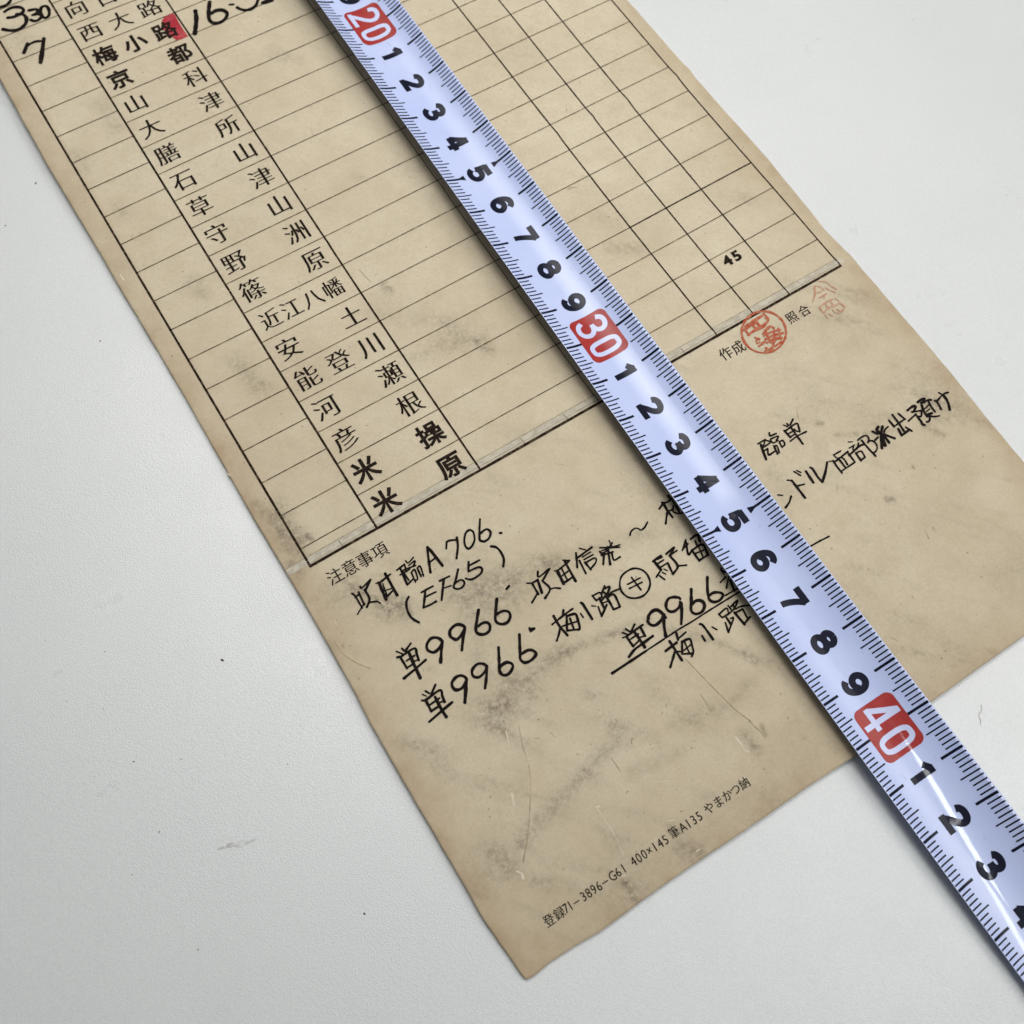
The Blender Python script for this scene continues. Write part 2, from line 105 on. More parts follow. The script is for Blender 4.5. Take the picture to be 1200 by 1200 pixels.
SMUDGES = '4.9,101.6,5.5,93.5,2.67,0.55 2.9,94.1,5.9,89.0,1.51,0.40 7.6,93.8,7.9,92.9,0.76,0.90 1.9,90.4,2.6,87.4,1.50,0.45 14.0,136.6,15.0,128.7,2.81,0.30 14.9,159.8,15.4,155.7,2.26,0.25 9.4,79.4,16.9,68.6,1.68,0.40 13.7,71.6,16.1,70.7,1.86,0.35 25.8,67.1,45.7,63.3,2.99,0.28 45.7,63.3,67.0,57.6,1.71,0.22 28.3,61.4,36.0,60.8,4.09,0.25 20.9,43.2,28.2,45.4,3.60,0.50 28.2,45.4,38.5,46.0,2.37,0.40 38.5,46.0,56.4,42.4,1.11,0.35 23.8,54.1,23.5,50.4,1.65,0.20 57.9,40.0,64.5,33.3,0.94,0.28 64.5,33.3,69.7,24.6,0.94,0.38 69.3,26.9,71.6,22.9,1.31,0.30 7.3,21.3,8.8,17.7,2.76,0.42 12.8,20.5,37.3,26.3,1.73,0.33 4.2,46.9,8.0,40.8,2.49,0.22 135.7,52.3,140.2,46.0,4.15,0.25 132.3,46.8,133.8,42.8,1.03,0.50 114.0,54.8,127.3,47.9,0.81,0.25 134.6,49.4,138.0,49.7,1.03,0.30 37.1,3.4,39.1,1.3,1.92,0.50 24.6,4.2,25.2,-0.4,1.03,0.50 37.8,7.8,38.2,6.3,1.23,0.45 50.6,137.8,50.9,136.1,1.05,0.50 46.1,133.6,61.5,115.3,4.56,0.16 46.0,118.6,57.7,116.4,2.86,0.20 99.5,119.5,104.2,116.0,2.15,0.30 59.9,208.0,64.3,203.1,2.26,0.22 59.3,166.7,60.6,165.1,1.09,0.20 57.0,20.1,66.5,21.7,1.64,0.22 59.4,14.4,59.7,10.4,1.27,0.40 63.3,13.9,62.7,11.9,0.46,0.60 33.9,70.6,21.9,49.4,5.68,0.10 148.6,114.5,151.5,108.4,2.24,0.15 133.8,115.0,134.8,113.0,2.20,0.18 101.5,127.8,104.0,124.4,2.18,0.12 60.9,114.4,62.2,111.1,1.65,0.30 57.3,123.0,57.8,120.2,1.66,0.20 114.1,37.6,114.9,36.9,0.64,0.90 112.1,59.0,113.1,58.7,0.61,0.60 123.4,40.6,123.6,40.2,0.26,1.00 14.6,57.2,14.6,57.1,0.24,0.90 2.5,70.0,2.5,69.8,0.24,0.80 38.0,77.1,38.3,77.0,0.23,0.80 118.2,27.4,118.1,27.2,0.24,0.70 18.3,214.7,17.7,206.4,2.62,0.20 9.4,243.9,10.8,237.0,3.09,0.20 7.1,204.2,6.8,198.9,2.13,0.18 8.6,187.0,9.3,183.9,2.10,0.15 2.0,105.5,3.6,93.6,1.15,0.30 39.5,38.4,38.1,33.4,5.49,0.06 82.0,28.2,102.6,7.3,5.69,0.07 94.2,27.0,128.8,29.8,5.00,0.06 48.9,22.9,56.4,22.0,1.81,0.22 39.1,29.0,39.5,25.2,1.81,0.20 36.9,19.9,47.4,18.0,1.43,0.18 96.9,54.9,97.6,49.9,2.39,0.20 5.8,81.6,6.3,77.2,2.61,0.16 45.1,23.3,43.8,20.3,0.72,0.15'
DARK_CREASES = '0.14 23.52,38.66 22.05,34.83 20.59,30.13 16.82,24.23 13.55,19.99 10.88,17.24;0.13 58.24,32.34 59.33,26.09 60.73,18.96 61.99,15.66;0.14 1.61,71.53 1.86,68.56 3.20,65.53 5.15,62.93;0.17 61.71,15.84 62.01,14.30 62.71,11.94;0.13 56.73,25.35 56.62,20.93;0.15 116.53,28.16 115.96,26.10;0.14 107.07,45.73 105.63,43.91;0.16 111.36,59.47 113.03,58.92;0.17 47.77,143.96 48.36,139.96;0.12 69.41,111.71 69.64,109.27;0.13 35.10,24.24 35.24,20.97;0.15 100.30,138.50 102.05,137.17;0.16 56.97,183.49 56.30,180.99;0.26 99.90,137.90 102.01,137.47;0.12 109.21,34.38 109.47,33.57;0.15 110.85,64.80 109.41,62.33;0.10 -42.01,83.34 -41.87,82.87'
PALE_SCUFFS = '0.26 20.84,39.00 20.14,36.97;0.50 15.64,28.61 14.84,26.74;0.18 12.00,19.01 10.61,17.41;0.33 9.08,16.45 9.63,15.57;0.45 9.48,15.32 9.37,14.87;0.18 27.67,17.80 27.83,14.62 27.73,11.63 27.16,8.25;0.34 27.57,18.22 28.20,18.01;0.22 38.32,17.75 39.27,17.71;0.16 39.24,16.24 41.75,15.04;0.34 57.61,14.74 57.81,12.52;0.41 57.56,11.92 58.21,11.14;0.16 29.98,28.56 30.98,28.31;0.20 52.93,47.85 51.58,49.51;0.24 34.91,52.25 36.18,53.29;0.34 1.79,168.06 1.71,169.64;0.35 0.01,114.57 0.43,113.86;0.18 38.97,1.72 39.77,1.75;0.15 23.73,6.01 25.49,5.25;0.14 6.19,14.79 6.74,14.79;0.15 37.28,9.23 38.73,8.51'
LEFT_EDGE = '0.54,232.98 -0.01,207.14 0.23,176.83 0.17,167.88 0.38,149.10 0.41,131.62 0.17,113.34 0.09,101.75 0.34,80.37 0.08,60.97 -0.37,53.55 -0.43,38.21 -0.38,25.20 -0.47,13.15 -0.30,10.50 -0.05,6.57 0.33,2.18'
RIGHT_EDGE = '144.79,178.64 145.16,154.87 145.42,120.79 144.49,97.18 145.01,88.40 145.04,66.40 145.07,52.11 144.80,40.31'
BOTTOM_EDGE = '0.21,2.00 0.59,0.20 2.10,0.02 3.96,0.13 6.10,0.35 10.72,0.18 15.62,-0.22 27.06,0.09 39.56,0.10 53.98,-0.14 64.44,-0.07 74.62,-0.33 95.18,-0.10 107.53,0.02 118.82,0.18'
PAPER_Z = [[-0.44, -0.02, 0.09, -0.15], [-0.15, 0.15, 0.24, 0.04], [-0.06, 0.17, 0.36, 0.58], [-0.43, -0.39, -0.14, 0.36], [-0.79, -1.27, -0.89, -0.15], [-0.97, -1.25, -0.78, -0.82], [-0.64, -0.37, -0.68, -0.9], [0.02, -0.36, -0.76, -1.02], [0.24, -1.02, -1.25, -1.22]]

# ------------------------------------------------------------ helpers
def link(name, me, parent=None, mats=(), label=None, kind=None):
    o = bpy.data.objects.new(name, me)
    sc.collection.objects.link(o)
    for m in mats: me.materials.append(m)
    if parent: o.parent = parent
    if label: o["label"] = label
    if kind: o["kind"] = kind
    return o

def empty(name, loc, label, cat, group=None):
    o = bpy.data.objects.new(name, None)
    sc.collection.objects.link(o)
    o.location = Vector(loc) * U
    o.empty_display_size = 0.05
    o["label"] = label; o["category"] = cat
    if group: o["group"] = group
    return o

def lattice(seed, n):
    return np.random.default_rng(seed).random((n, n))

def vnoise(x, y, cell, seed):
    g = lattice(seed, 64); u = np.asarray(x) / cell; v = np.asarray(y) / cell
    i = np.floor(u).astype(int); j = np.floor(v).astype(int); f = u - i; h = v - j
    f = f * f * (3 - 2 * f); h = h * h * (3 - 2 * h)
    a = g[j % 64, i % 64]; b = g[j % 64, (i + 1) % 64]
    c = g[(j + 1) % 64, i % 64]; d = g[(j + 1) % 64, (i + 1) % 64]
    return (a * (1 - f) + b * f) * (1 - h) + (c * (1 - f) + d * f) * h

def fbm(x, y, cell, seed, octs=4):
    s = 0; a = 0.5; t = 0
    for k in range(octs):
        s = s + a * vnoise(x + 7.3 * k, y - 3.1 * k, cell, seed + k); t += a; a *= 0.55; cell *= 0.48
    return s / t

def cr(p0, p1, p2, p3, t):
    return 0.5 * (2 * p1 + (p2 - p0) * t + (2 * p0 - 5 * p1 + 4 * p2 - p3) * t * t + (3 * p1 - p0 - 3 * p2 + p3) * t ** 3)

PZ = np.array(PAPER_Z)
PZ = np.vstack([PZ, PZ[-1] * 0.9, PZ[-1] * 0.8, PZ[-1] * 0.8, PZ[-1] * 0.8])
CRS = []
for _q in DARK_CREASES.split(";")[:3]:
    CRS.append(np.array([[float(a) for a in p.split(",")] for p in _q.split()[1:]]))
def crease_relief(x, y):
    z = np.zeros_like(x)
    for c in CRS:
        d = np.full(x.shape, 9.0)
        for a, b_ in zip(c[:-1], c[1:]):
            v = b_ - a; t = np.clip(((x - a[0]) * v[0] + (y - a[1]) * v[1]) / (v @ v), 0, 1)
            sd = ((x - a[0]) * v[1] - (y - a[1]) * v[0]) / np.hypot(*v)
            r = np.hypot(x - a[0] - t * v[0], y - a[1] - t * v[1]); k = r < np.abs(d)
            d = np.where(k, np.sign(sd + 1e-9) * r, d)
        z += np.where(np.abs(d) < 6, 0.20 * np.exp(-np.abs(d) / 0.9) * np.where(d > 0, 1, 0.45), 0)
    return z
def paper_z(x, y):
    x = np.asarray(x, float); y = np.asarray(y, float)
    ny, nx = PZ.shape
    u = np.clip(x / 145 * 3, 0, 3); v = np.clip(y / 30, 0, ny - 1)
    i = np.minimum(u.astype(int), nx - 2); j = np.minimum(v.astype(int), ny - 2); f = u - i; g = v - j
    def row(jj):
        jj = np.clip(jj, 0, ny - 1); P = lambda k: PZ[jj, np.clip(k, 0, nx - 1)]
        return cr(P(i - 1), P(i), P(i + 1), P(i + 2), f)
    z = cr(row(j - 1), row(j), row(j + 1), row(j + 2), g)
    # two old folds run across the sheet; the surface is lightly cockled between them
    l1 = 153.0 + 0.9 * np.sin(x / 31.0); l2 = 88.9
    z = z + 0.42 * np.exp(-np.abs(y - l1) / 1.8) + 0.20 * np.exp(-np.abs(y - l2) / 1.6)
    z = z + 0.30 * (fbm(x, y, 22, 91, 3) - 0.5) + crease_relief(x, y)
    return z

def new_mesh(name, verts, faces, smooth=False):
    me = bpy.data.meshes.new(name)
    v = np.asarray(verts, float) * U
    me.from_pydata(v.tolist(), [], faces)
    if smooth: me.polygons.foreach_set("use_smooth", [True] * len(me.polygons))
    me.update()
    return me

def spline(pts, step=0.25, curve=True):
    P = [np.array(p, float) for p in pts]
    if len(P) == 2 or not curve:
        out = []
        for a, b in zip(P[:-1], P[1:]):
            n = max(1, int(math.ceil(np.linalg.norm(b - a) / step)))
            out += [a + (b - a) * k / n for k in range(n)]
        return np.array(out + [P[-1]])
    closed = np.linalg.norm(P[0] - P[-1]) < 0.3 * max(np.linalg.norm(P[0] - P[len(P) // 2]), 1e-6) and len(P) > 6
    out = []
    n = len(P)
    for k in range(n - 1):
        p0 = P[k - 1] if k > 0 else (P[n - 2] if closed else 2 * P[0] - P[1])
        p3 = P[k + 2] if k + 2 < n else (P[1] if closed else 2 * P[-1] - P[-2])
        m = max(2, int(math.ceil(np.linalg.norm(P[k + 1] - P[k]) / step)))
        for t in range(m): out.append(cr(p0, P[k], P[k + 1], p3, t / m))
    return np.array(out + [P[-1]])

class Ink:
    """flat ink laid down along strokes; each stroke a hair above the one before"""
    def __init__(s): s.v = []; s.f = []; s.lv = 0.0
    def stroke(s, pts, w, round_cap=True, step=0.25, wob=0.0, curve=True, taper=0.0, dz=0.002):
        c = spline(pts, step, curve)
        keep = [0] + [k for k in range(1, len(c)) if np.linalg.norm(c[k] - c[k - 1]) > 1e-4]
        c = c[keep]
        if len(c) < 2: return
        d = np.gradient(c, axis=0); d /= np.linalg.norm(d, axis=1)[:, None] + 1e-9
        n = np.stack([-d[:, 1], d[:, 0]], 1)
        L = np.concatenate([[0], np.cumsum(np.linalg.norm(np.diff(c, axis=0), axis=1))])
        hw = np.full(len(c), w / 2)
        if wob:
            hw = hw * (1 + wob * (vnoise(L + random.random() * 50, L * 0 + 3, 0.9, 5) - 0.5) * 2)
        if taper:
            hw = hw * (1 - taper * (L / L[-1]) ** 3)
        if round_cap:                                  # rows that close the end in a half circle
            pre = [(c[0] - d[0] * hw[0] * math.sin(a), n[0], hw[0] * math.cos(a)) for a in (1.35, 1.0, 0.6, 0.3)]
            post = [(c[-1] + d[-1] * hw[-1] * math.sin(a), n[-1], hw[-1] * math.cos(a)) for a in (0.3, 0.6, 1.0, 1.35)]
        else: pre = post = []
        rows = pre + [(c[k], n[k], hw[k]) for k in range(len(c))] + post
        b = len(s.v); s.lv += dz
        for p, q, h in rows:
            s.v.append((p[0] + q[0] * h, p[1] + q[1] * h, s.lv)); s.v.append((p[0] - q[0] * h, p[1] - q[1] * h, s.lv))
        for k in range(len(rows) - 1):
            s.f.append((b + 2 * k + 1, b + 2 * k + 3, b + 2 * k + 2, b + 2 * k))
    def poly(s, pts):
        b = len(s.v); s.lv += 0.002
        s.v += [(p[0], p[1], s.lv) for p in pts]; s.f.append(tuple(range(b, b + len(pts))))
    def mesh(s, name, fmap):
        v = np.array(s.v); return new_mesh(name, fmap(v), s.f)

def on_paper(off):
    def f(v):
        v = np.array(v, float); v[:, 2] = paper_z(v[:, 0], v[:, 1]) + off + v[:, 2]
        return v
    return f

# ------------------------------------------------------------ materials
def mat(name, base=(0.5, 0.5, 0.5), rough=0.6, spec=0.5, coat=0.0, coat_rough=0.05):
    m = bpy.data.materials.new(name); m.use_nodes = True
    b = m.node_tree.nodes["Principled BSDF"]
    b.inputs["Base Color"].default_value = (*base, 1); b.inputs["Roughness"].default_value = rough
    b.inputs["Specular IOR Level"].default_value = spec
    b.inputs["Coat Weight"].default_value = coat; b.inputs["Coat Roughness"].default_value = coat_rough
    return m
def N(m, t, **kw):
    n = m.node_tree.nodes.new(t)
    for k, v in kw.items(): setattr(n, k, v)
    return n
def lk(m, a, b): m.node_tree.links.new(a, b)
def noise(m, scale, detail=4, rough=0.6, vec=None, dist=0.0):
    n = N(m, "ShaderNodeTexNoise"); n.inputs["Scale"].default_value = scale; n.inputs["Detail"].default_value = detail
    n.inputs["Roughness"].default_value = rough; n.inputs["Distortion"].default_value = dist
    if vec is not None: lk(m, vec, n.inputs["Vector"])
    return n.outputs["Fac"]
def ramp(m, src, lo, hi, a=0.0, b=1.0):
    n = N(m, "ShaderNodeMapRange"); lk(m, src, n.inputs["Value"])
    for k, v in (("From Min", lo), ("From Max", hi), ("To Min", a), ("To Max", b)): n.inputs[k].default_value = v
    return n.outputs["Result"]
def math_(m, op, a, b):
    n = N(m, "ShaderNodeMath", operation=op)
    for k, s in enumerate((a, b)):
        if isinstance(s, (int, float)): n.inputs[k].default_value = s
        else: lk(m, s, n.inputs[k])
    return n.outputs[0]
def mix(m, fac, a, b):
    n = N(m, "ShaderNodeMix", data_type="RGBA")
    if isinstance(fac, (int, float)): n.inputs[0].default_value = fac
    else: lk(m, fac, n.inputs[0])
    for k, s in ((6, a), (7, b)):
        if isinstance(s, tuple): n.inputs[k].default_value = (*s, 1)
        else: lk(m, s, n.inputs[k])
    return n.outputs[2]
def bump(m, src, strength, dist):
    n = N(m, "ShaderNodeBump"); n.inputs["Strength"].default_value = strength; n.inputs["Distance"].default_value = dist
    lk(m, src, n.inputs["Height"]); return n
def bsdf(m): return m.node_tree.nodes["Principled BSDF"]
def obj_co(m): return N(m, "ShaderNodeTexCoord").outputs["Object"]

# aged card
m_paper = mat("aged_card", rough=0.78, spec=0.25)
co = obj_co(m_paper)
c = mix(m_paper, ramp(m_paper, noise(m_paper, 3.0, 5, 0.6, co), 0.35, 0.65), (0.560, 0.482, 0.345), (0.625, 0.550, 0.408))
c = mix(m_paper, ramp(m_paper, noise(m_paper, 16, 8, 0.78, co), 0.44, 0.74, 0, 0.42), c, (0.43, 0.345, 0.22))
c = mix(m_paper, ramp(m_paper, noise(m_paper, 190, 4, 0.8, co), 0.42, 0.72, 0, 0.34), c, (0.36, 0.29, 0.19))
at = N(m_paper, "ShaderNodeAttribute", attribute_name="age")
ag = math_(m_paper, "MULTIPLY", at.outputs["Fac"], ramp(m_paper, noise(m_paper, 9, 5, 0.65, co), 0.25, 0.7, 0.45, 1.25))
c = mix(m_paper, ag, c, (0.365, 0.258, 0.150))
ad = N(m_paper, "ShaderNodeAttribute", attribute_name="dirt")
dd = math_(m_paper, "MULTIPLY", ad.outputs["Fac"], ramp(m_paper, noise(m_paper, 85, 6, 0.85, co), 0.36, 0.62, 0.05, 1.75))
c = mix(m_paper, dd, c, (0.150, 0.120, 0.084))
# fine flecks in the pulp
vor = N(m_paper, "ShaderNodeTexVoronoi"); vor.inputs["Scale"].default_value = 42; lk(m_paper, co, vor.inputs["Vector"])
fl = math_(m_paper, "MULTIPLY", ramp(m_paper, vor.outputs["Distance"], 0.05, 0.11, 1, 0), ramp(m_paper, noise(m_paper, 12, 2, 0.5, co), 0.50, 0.60, 0, 0.6))
c = mix(m_paper, fl, c, (0.16, 0.11, 0.07))
lk(m_paper, c, bsdf(m_paper).inputs["Base Color"])
bn = bump(m_paper, noise(m_paper, 130, 5, 0.7, co), 0.25, 0.0012); lk(m_paper, bn.outputs[0], bsdf(m_paper).inputs["Normal"])

def ink_mat(name, base, bleed, scale=90, lo=0.5, hi=0.8, amt=0.4, rough=0.8):
    m = mat(name, base, rough, 0.06)
    co = obj_co(m)
    c = mix(m, ramp(m, noise(m, scale, 4, 0.7, co), lo, hi, 0, amt), base, bleed)
    lk(m, c, bsdf(m).inputs["Base Color"]); return m
PAPERISH = (0.40, 0.33, 0.22)
m_print = ink_mat("printing_ink", (0.014, 0.009, 0.007), (0.12, 0.09, 0.06), 160, 0.50, 0.8, 0.5)
m_thin = ink_mat("thin_rule_ink", (0.055, 0.036, 0.020), (0.34, 0.27, 0.17), 70, 0.46, 0.70, 0.75)
m_frame = ink_mat("thick_rule_ink", (0.020, 0.012, 0.008), (0.22, 0.16, 0.10), 110, 0.50, 0.74, 0.6)
m_pen = ink_mat("felt_pen_ink", (0.0070, 0.0045, 0.0045), (0.030, 0.020, 0.016), 70, 0.45, 0.75, 0.6, 0.7)
m_seal = ink_mat("vermilion_seal_ink", (0.38, 0.080, 0.042), (0.50, 0.28, 0.17), 150, 0.42, 0.70, 0.75)
m_faded = ink_mat("faded_seal_ink", (0.44, 0.225, 0.145), (0.52, 0.43, 0.30), 90, 0.42, 0.68, 0.85)
m_blob = ink_mat("crimson_marker_ink", (0.36, 0.030, 0.045), (0.46, 0.085, 0.09), 30, 0.40, 0.65, 0.9, 0.4)
m_strip = ink_mat("pale_abraded_strip", (0.545, 0.50, 0.40), (0.40, 0.36, 0.29), 60, 0.42, 0.62, 0.9)
m_pencil = ink_mat("pencil_line", (0.24, 0.21, 0.165), PAPERISH, 60, 0.40, 0.70, 0.9)
m_crease = ink_mat("crease_line", (0.29, 0.235, 0.155), (0.46, 0.39, 0.27), 60, 0.36, 0.60, 1.0)
m_grime = ink_mat("grime", (0.27, 0.22, 0.15), PAPERISH, 30, 0.42, 0.62, 0.9)
m_scuff = ink_mat("bare_pulp", (0.66, 0.60, 0.47), (0.52, 0.44, 0.31), 70, 0.40, 0.7, 0.8)

m_table = mat("white_laminate", rough=0.42, spec=0.75)
co = obj_co(m_table)
c = mix(m_table, ramp(m_table, noise(m_table, 1.3, 3, 0.5, co), 0.3, 0.7), (0.625, 0.640, 0.635), (0.660, 0.672, 0.664))
c = mix(m_table, ramp(m_table, noise(m_table, 210, 3, 0.8, co), 0.40, 0.62, 0, 0.55), c, (0.565, 0.58, 0.575))
smc = mix(m_table, math_(m_table, "MULTIPLY", ramp(m_table, noise(m_table, 4, 6, 0.7, co), 0.66, 0.80, 0, 0.16), ramp(m_table, noise(m_table, 40, 3, 0.7, co), 0.4, 0.65)), c, (0.42, 0.42, 0.40))
lk(m_table, smc, bsdf(m_table).inputs["Base Color"])
bn = bump(m_table, noise(m_table, 330, 2, 0.7, co), 0.5, 0.0012); lk(m_table, bn.outputs[0], bsdf(m_table).inputs["Normal"])
lk(m_table, ramp(m_table, noise(m_table, 8, 4, 0.6, co), 0.3, 0.7, 0.27, 0.36), bsdf(m_table).inputs["Roughness"])

m_blade = mat("pale_blue_lacquer", (0.53, 0.585, 0.83), 0.34, 0.25, 0.40, 0.055)
co = obj_co(m_blade)
c = mix(m_blade, ramp(m_blade, noise(m_blade, 5, 4, 0.6, co), 0.35, 0.7), (0.490, 0.560, 0.835), (0.535, 0.600, 0.855))
lk(m_blade, c, bsdf(m_blade).inputs["Base Color"])
bn = bump(m_blade, noise(m_blade, 7, 2, 0.5, co), 0.05, 0.0015)
lk(m_blade, bn.outputs[0], bsdf(m_blade).inputs["Coat Normal"])
m_steel = mat("dark_steel_edge", (0.045, 0.042, 0.050), 0.35, 0.5); bsdf(m_steel).inputs["Metallic"].default_value = 0.6
m_black = mat("black_tape_print", (0.0055, 0.007, 0.020), 0.45, 0.08, 0.22, 0.06)
m_red = mat("red_tape_print", (0.47, 0.052, 0.040), 0.45, 0.12, 0.25, 0.06)
co = obj_co(m_red)
lk(m_red, mix(m_red, ramp(m_red, noise(m_red, 40, 3, 0.6, co), 0.35, 0.7), (0.33, 0.030, 0.028), (0.39, 0.045, 0.038)), bsdf(m_red).inputs["Base Color"])
m_white = mat("unprinted_numeral", (0.56, 0.60, 0.83), 0.34, 0.25, 0.35, 0.06)
m_speck = mat("dust", (0.06, 0.055, 0.05), 0.9)
m_fibre = mat("fibre", (0.30, 0.28, 0.25), 0.8)

# ------------------------------------------------------------ the table top
TA, TB = -1.35, -0.0048                       # the board leans by a quarter of a degree under the sheet
tz = lambda y: TA + TB * y
n = 30
tv = []; tf = []
for j in range(n + 1):
    for i in range(n + 1):
        x = -700 + 1500 * i / n; y = -650 + 1400 * j / n
        tv.append((x, y, tz(y)))
tf = [(j * (n + 1) + i, j * (n + 1) + i + 1, (j + 1) * (n + 1) + i + 1, (j + 1) * (n + 1) + i) for j in range(n) for i in range(n)]
b = len(tv)
tv += [(-700, -650, tz(-650) - 25), (800, -650, tz(-650) - 25), (800, 750, tz(750) - 25), (-700, 750, tz(750) - 25)]
tf += [(b, b + 3, b + 2, b + 1)]
cs = [0, n, (n + 1) * (n + 1) - 1, n * (n + 1)]
sides = [[i for i in range(n + 1)], [j * (n + 1) + n for j in range(n + 1)], [n * (n + 1) + i for i in range(n, -1, -1)], [j * (n + 1) for j in range(n, -1, -1)]]
for k in range(4):
    tf.append(tuple(sides[k][::-1]) + (b + k, b + (k + 1) % 4))
table = link("table_top", new_mesh("table_top", tv, tf), None, [m_table], kind="structure")
table["label"] = "white speckled laminate table top under the old form"

# ------------------------------------------------------------ the paper form
form = empty("paper_form", (70, 200, tz(200)), "old yellowed printed railway form with handwritten notes lying on the white table", "paper form")
form.matrix_world = Matrix.Translation(form.location)
bpy.context.view_layer.update()
def child(name, me, parent, mats, label=None, kind=None):
    o = link(name, me, parent, mats, label, kind)
    o.matrix_parent_inverse = parent.matrix_world.inverted()
    return o
def pts_of(s): return np.array([[float(a) for a in q.split(",")] for q in s.split()])
Le = pts_of(LEFT_EDGE)[::-1]; Re = pts_of(RIGHT_EDGE)[::-1]; Be = pts_of(BOTTOM_EDGE)
NXp, NYp = 300, 660
YT = 330.0
yy = np.linspace(0, 1, NYp + 1) ** 1.0 * YT; uu = np.linspace(0, 1, NXp + 1)
Y, Uu = np.meshgrid(yy, uu, indexing="ij")
lx = np.interp(Y, Le[:, 1], Le[:, 0]); rx = np.interp(Y, Re[:, 1], Re[:, 0])
lx = lx + 0.10 * (fbm(Y, Y * 0 + 5, 3.0, 11, 4) - 0.5) * 2; rx = rx + 0.08 * (fbm(Y, Y * 0 + 9, 3.0, 15, 4) - 0.5) * 2
lx = lx + 0.35 * np.exp(-Y / 0.5)
X = lx + (rx - lx) * Uu
yb = np.interp(X, Be[:, 0], Be[:, 1]) + 0.10 * (fbm(X, X * 0 + 2, 3.0, 21, 4) - 0.5) * 2
Y = Y + yb * np.exp(-Y / 5.0)
Z = paper_z(X, Y)
W = NXp + 1; H = NYp + 1
top = np.stack([X.ravel(), Y.ravel(), Z.ravel()], 1)
idx = np.arange(W * H).reshape(H, W)
quads = np.stack([idx[:-1, :-1].ravel(), idx[:-1, 1:].ravel(), idx[1:, 1:].ravel(), idx[1:, :-1].ravel()], 1).tolist()
rim = list(idx[0, :]) + list(idx[1:, -1]) + list(idx[-1, ::-1][1:]) + list(idx[::-1, 0][1:-1])
b = W * H
low = top[rim].copy(); low[:, 2] -= 0.32
allv = np.vstack([top, low]); nr = len(rim)
for k in range(nr):
    k2 = (k + 1) % nr
    quads.append((int(rim[k2]), int(rim[k]), b + k, b + k2))
st = 10
jj = list(range(0, H, st)); ii = list(range(0, W, st))
b2 = b + nr; und = top.reshape(H, W, 3)[np.ix_(jj, ii)].reshape(-1, 3).copy(); und[:, 2] -= 0.31
allv = np.vstack([allv, und]); wi = len(ii)
for a_ in range(len(jj) - 1):
    for c_ in range(wi - 1):
        o_ = b2 + a_ * wi + c_; quads.append((o_, o_ + wi, o_ + wi + 1, o_ + 1))
pm = new_mesh("sheet", allv, quads, True)
# dirt and ageing are marks in the sheet itself
dirt = np.zeros(len(allv)); px_, py_ = allv[:, 0], allv[:, 1]
for q in SMUDGES.split():
    x1, y1, x2, y2, r, s = map(float, q.split(","))
    d = np.array([x2 - x1, y2 - y1]); L2 = max(d @ d, 1e-6)
    near = (np.abs(px_ - (x1 + x2) / 2) < abs(d[0]) / 2 + 3 * r) & (np.abs(py_ - (y1 + y2) / 2) < abs(d[1]) / 2 + 3 * r)
    t = np.clip(((px_[near] - x1) * d[0] + (py_[near] - y1) * d[1]) / L2, 0, 1)
    rr = np.hypot(px_[near] - x1 - t * d[0], py_[near] - y1 - t * d[1]) / r
    if r > 0.8: rr = rr * (0.55 + 0.95 * fbm(px_[near] + 100, py_[near] + 100, 3.0, 31, 5))
    dirt[near] = np.maximum(dirt[near], 0.72 * s * np.exp(-rr ** 2 * 1.1)) if s > 0.35 else dirt[near] + 0.8 * s * np.exp(-rr ** 2 * 1.1)
dirt += np.clip(fbm(px_ + 500, py_ + 500, 18, 41, 6) - 0.54, 0, 1) * 0.35 * (0.5 + 1.0 * (py_ < 90))
streak = fbm(px_ * 0.75 + py_ * 0.66 + 300, (py_ * 0.75 - px_ * 0.66) * 0.22 + 300, 2.4, 47, 5)
dirt += np.clip(streak - 0.55, 0, 1) * 0.75 * (0.25 + fbm(px_ + 200, py_, 20, 77, 3)) * (0.35 + 0.65 * (py_ < 92))
dirt *= 0.75 + 0.6 * fbm(px_ + 40, py_ + 40, 1.4, 83, 3)
dl = px_; dr = 145 - px_; db = py_
wv = 0.6 + 0.8 * fbm(px_, py_, 12, 61, 4)
age = 0.50 * np.exp(-(np.maximum(dl, 0) / (4.2 * wv)) ** 1.5) + 0.48 * np.exp(-(np.maximum(dr, 0) / (4.6 * wv)) ** 1.5) + 0.34 * np.exp(-(np.maximum(db, 0) / (5.2 * wv)) ** 1.3)
age += 0.22 * np.exp(-db / 26.0) + 0.12 * np.exp(-np.maximum(dl, 0) / 14) + 0.10 * np.exp(-np.maximum(dr, 0) / 16)
age += np.clip(fbm(px_, py_, 30, 71, 4) - 0.5, 0, 1) * 0.5
age *= 0.55 + 0.9 * fbm(px_ + 60, py_ + 60, 4.0, 87, 5)
age -= 0.25 * np.clip((py_ - 120) / 120, 0, 1) * (dl > 6)
age[b:] = 0.45
for nm, arr in (("dirt", np.clip(dirt, 0, 0.9)), ("age", np.clip(age * 0.85, 0, 0.8))):
    a = pm.attributes.new(nm, "FLOAT", "POINT"); a.data.foreach_set("value", arr.astype(np.float32))
child("sheet", pm, form, [m_paper])

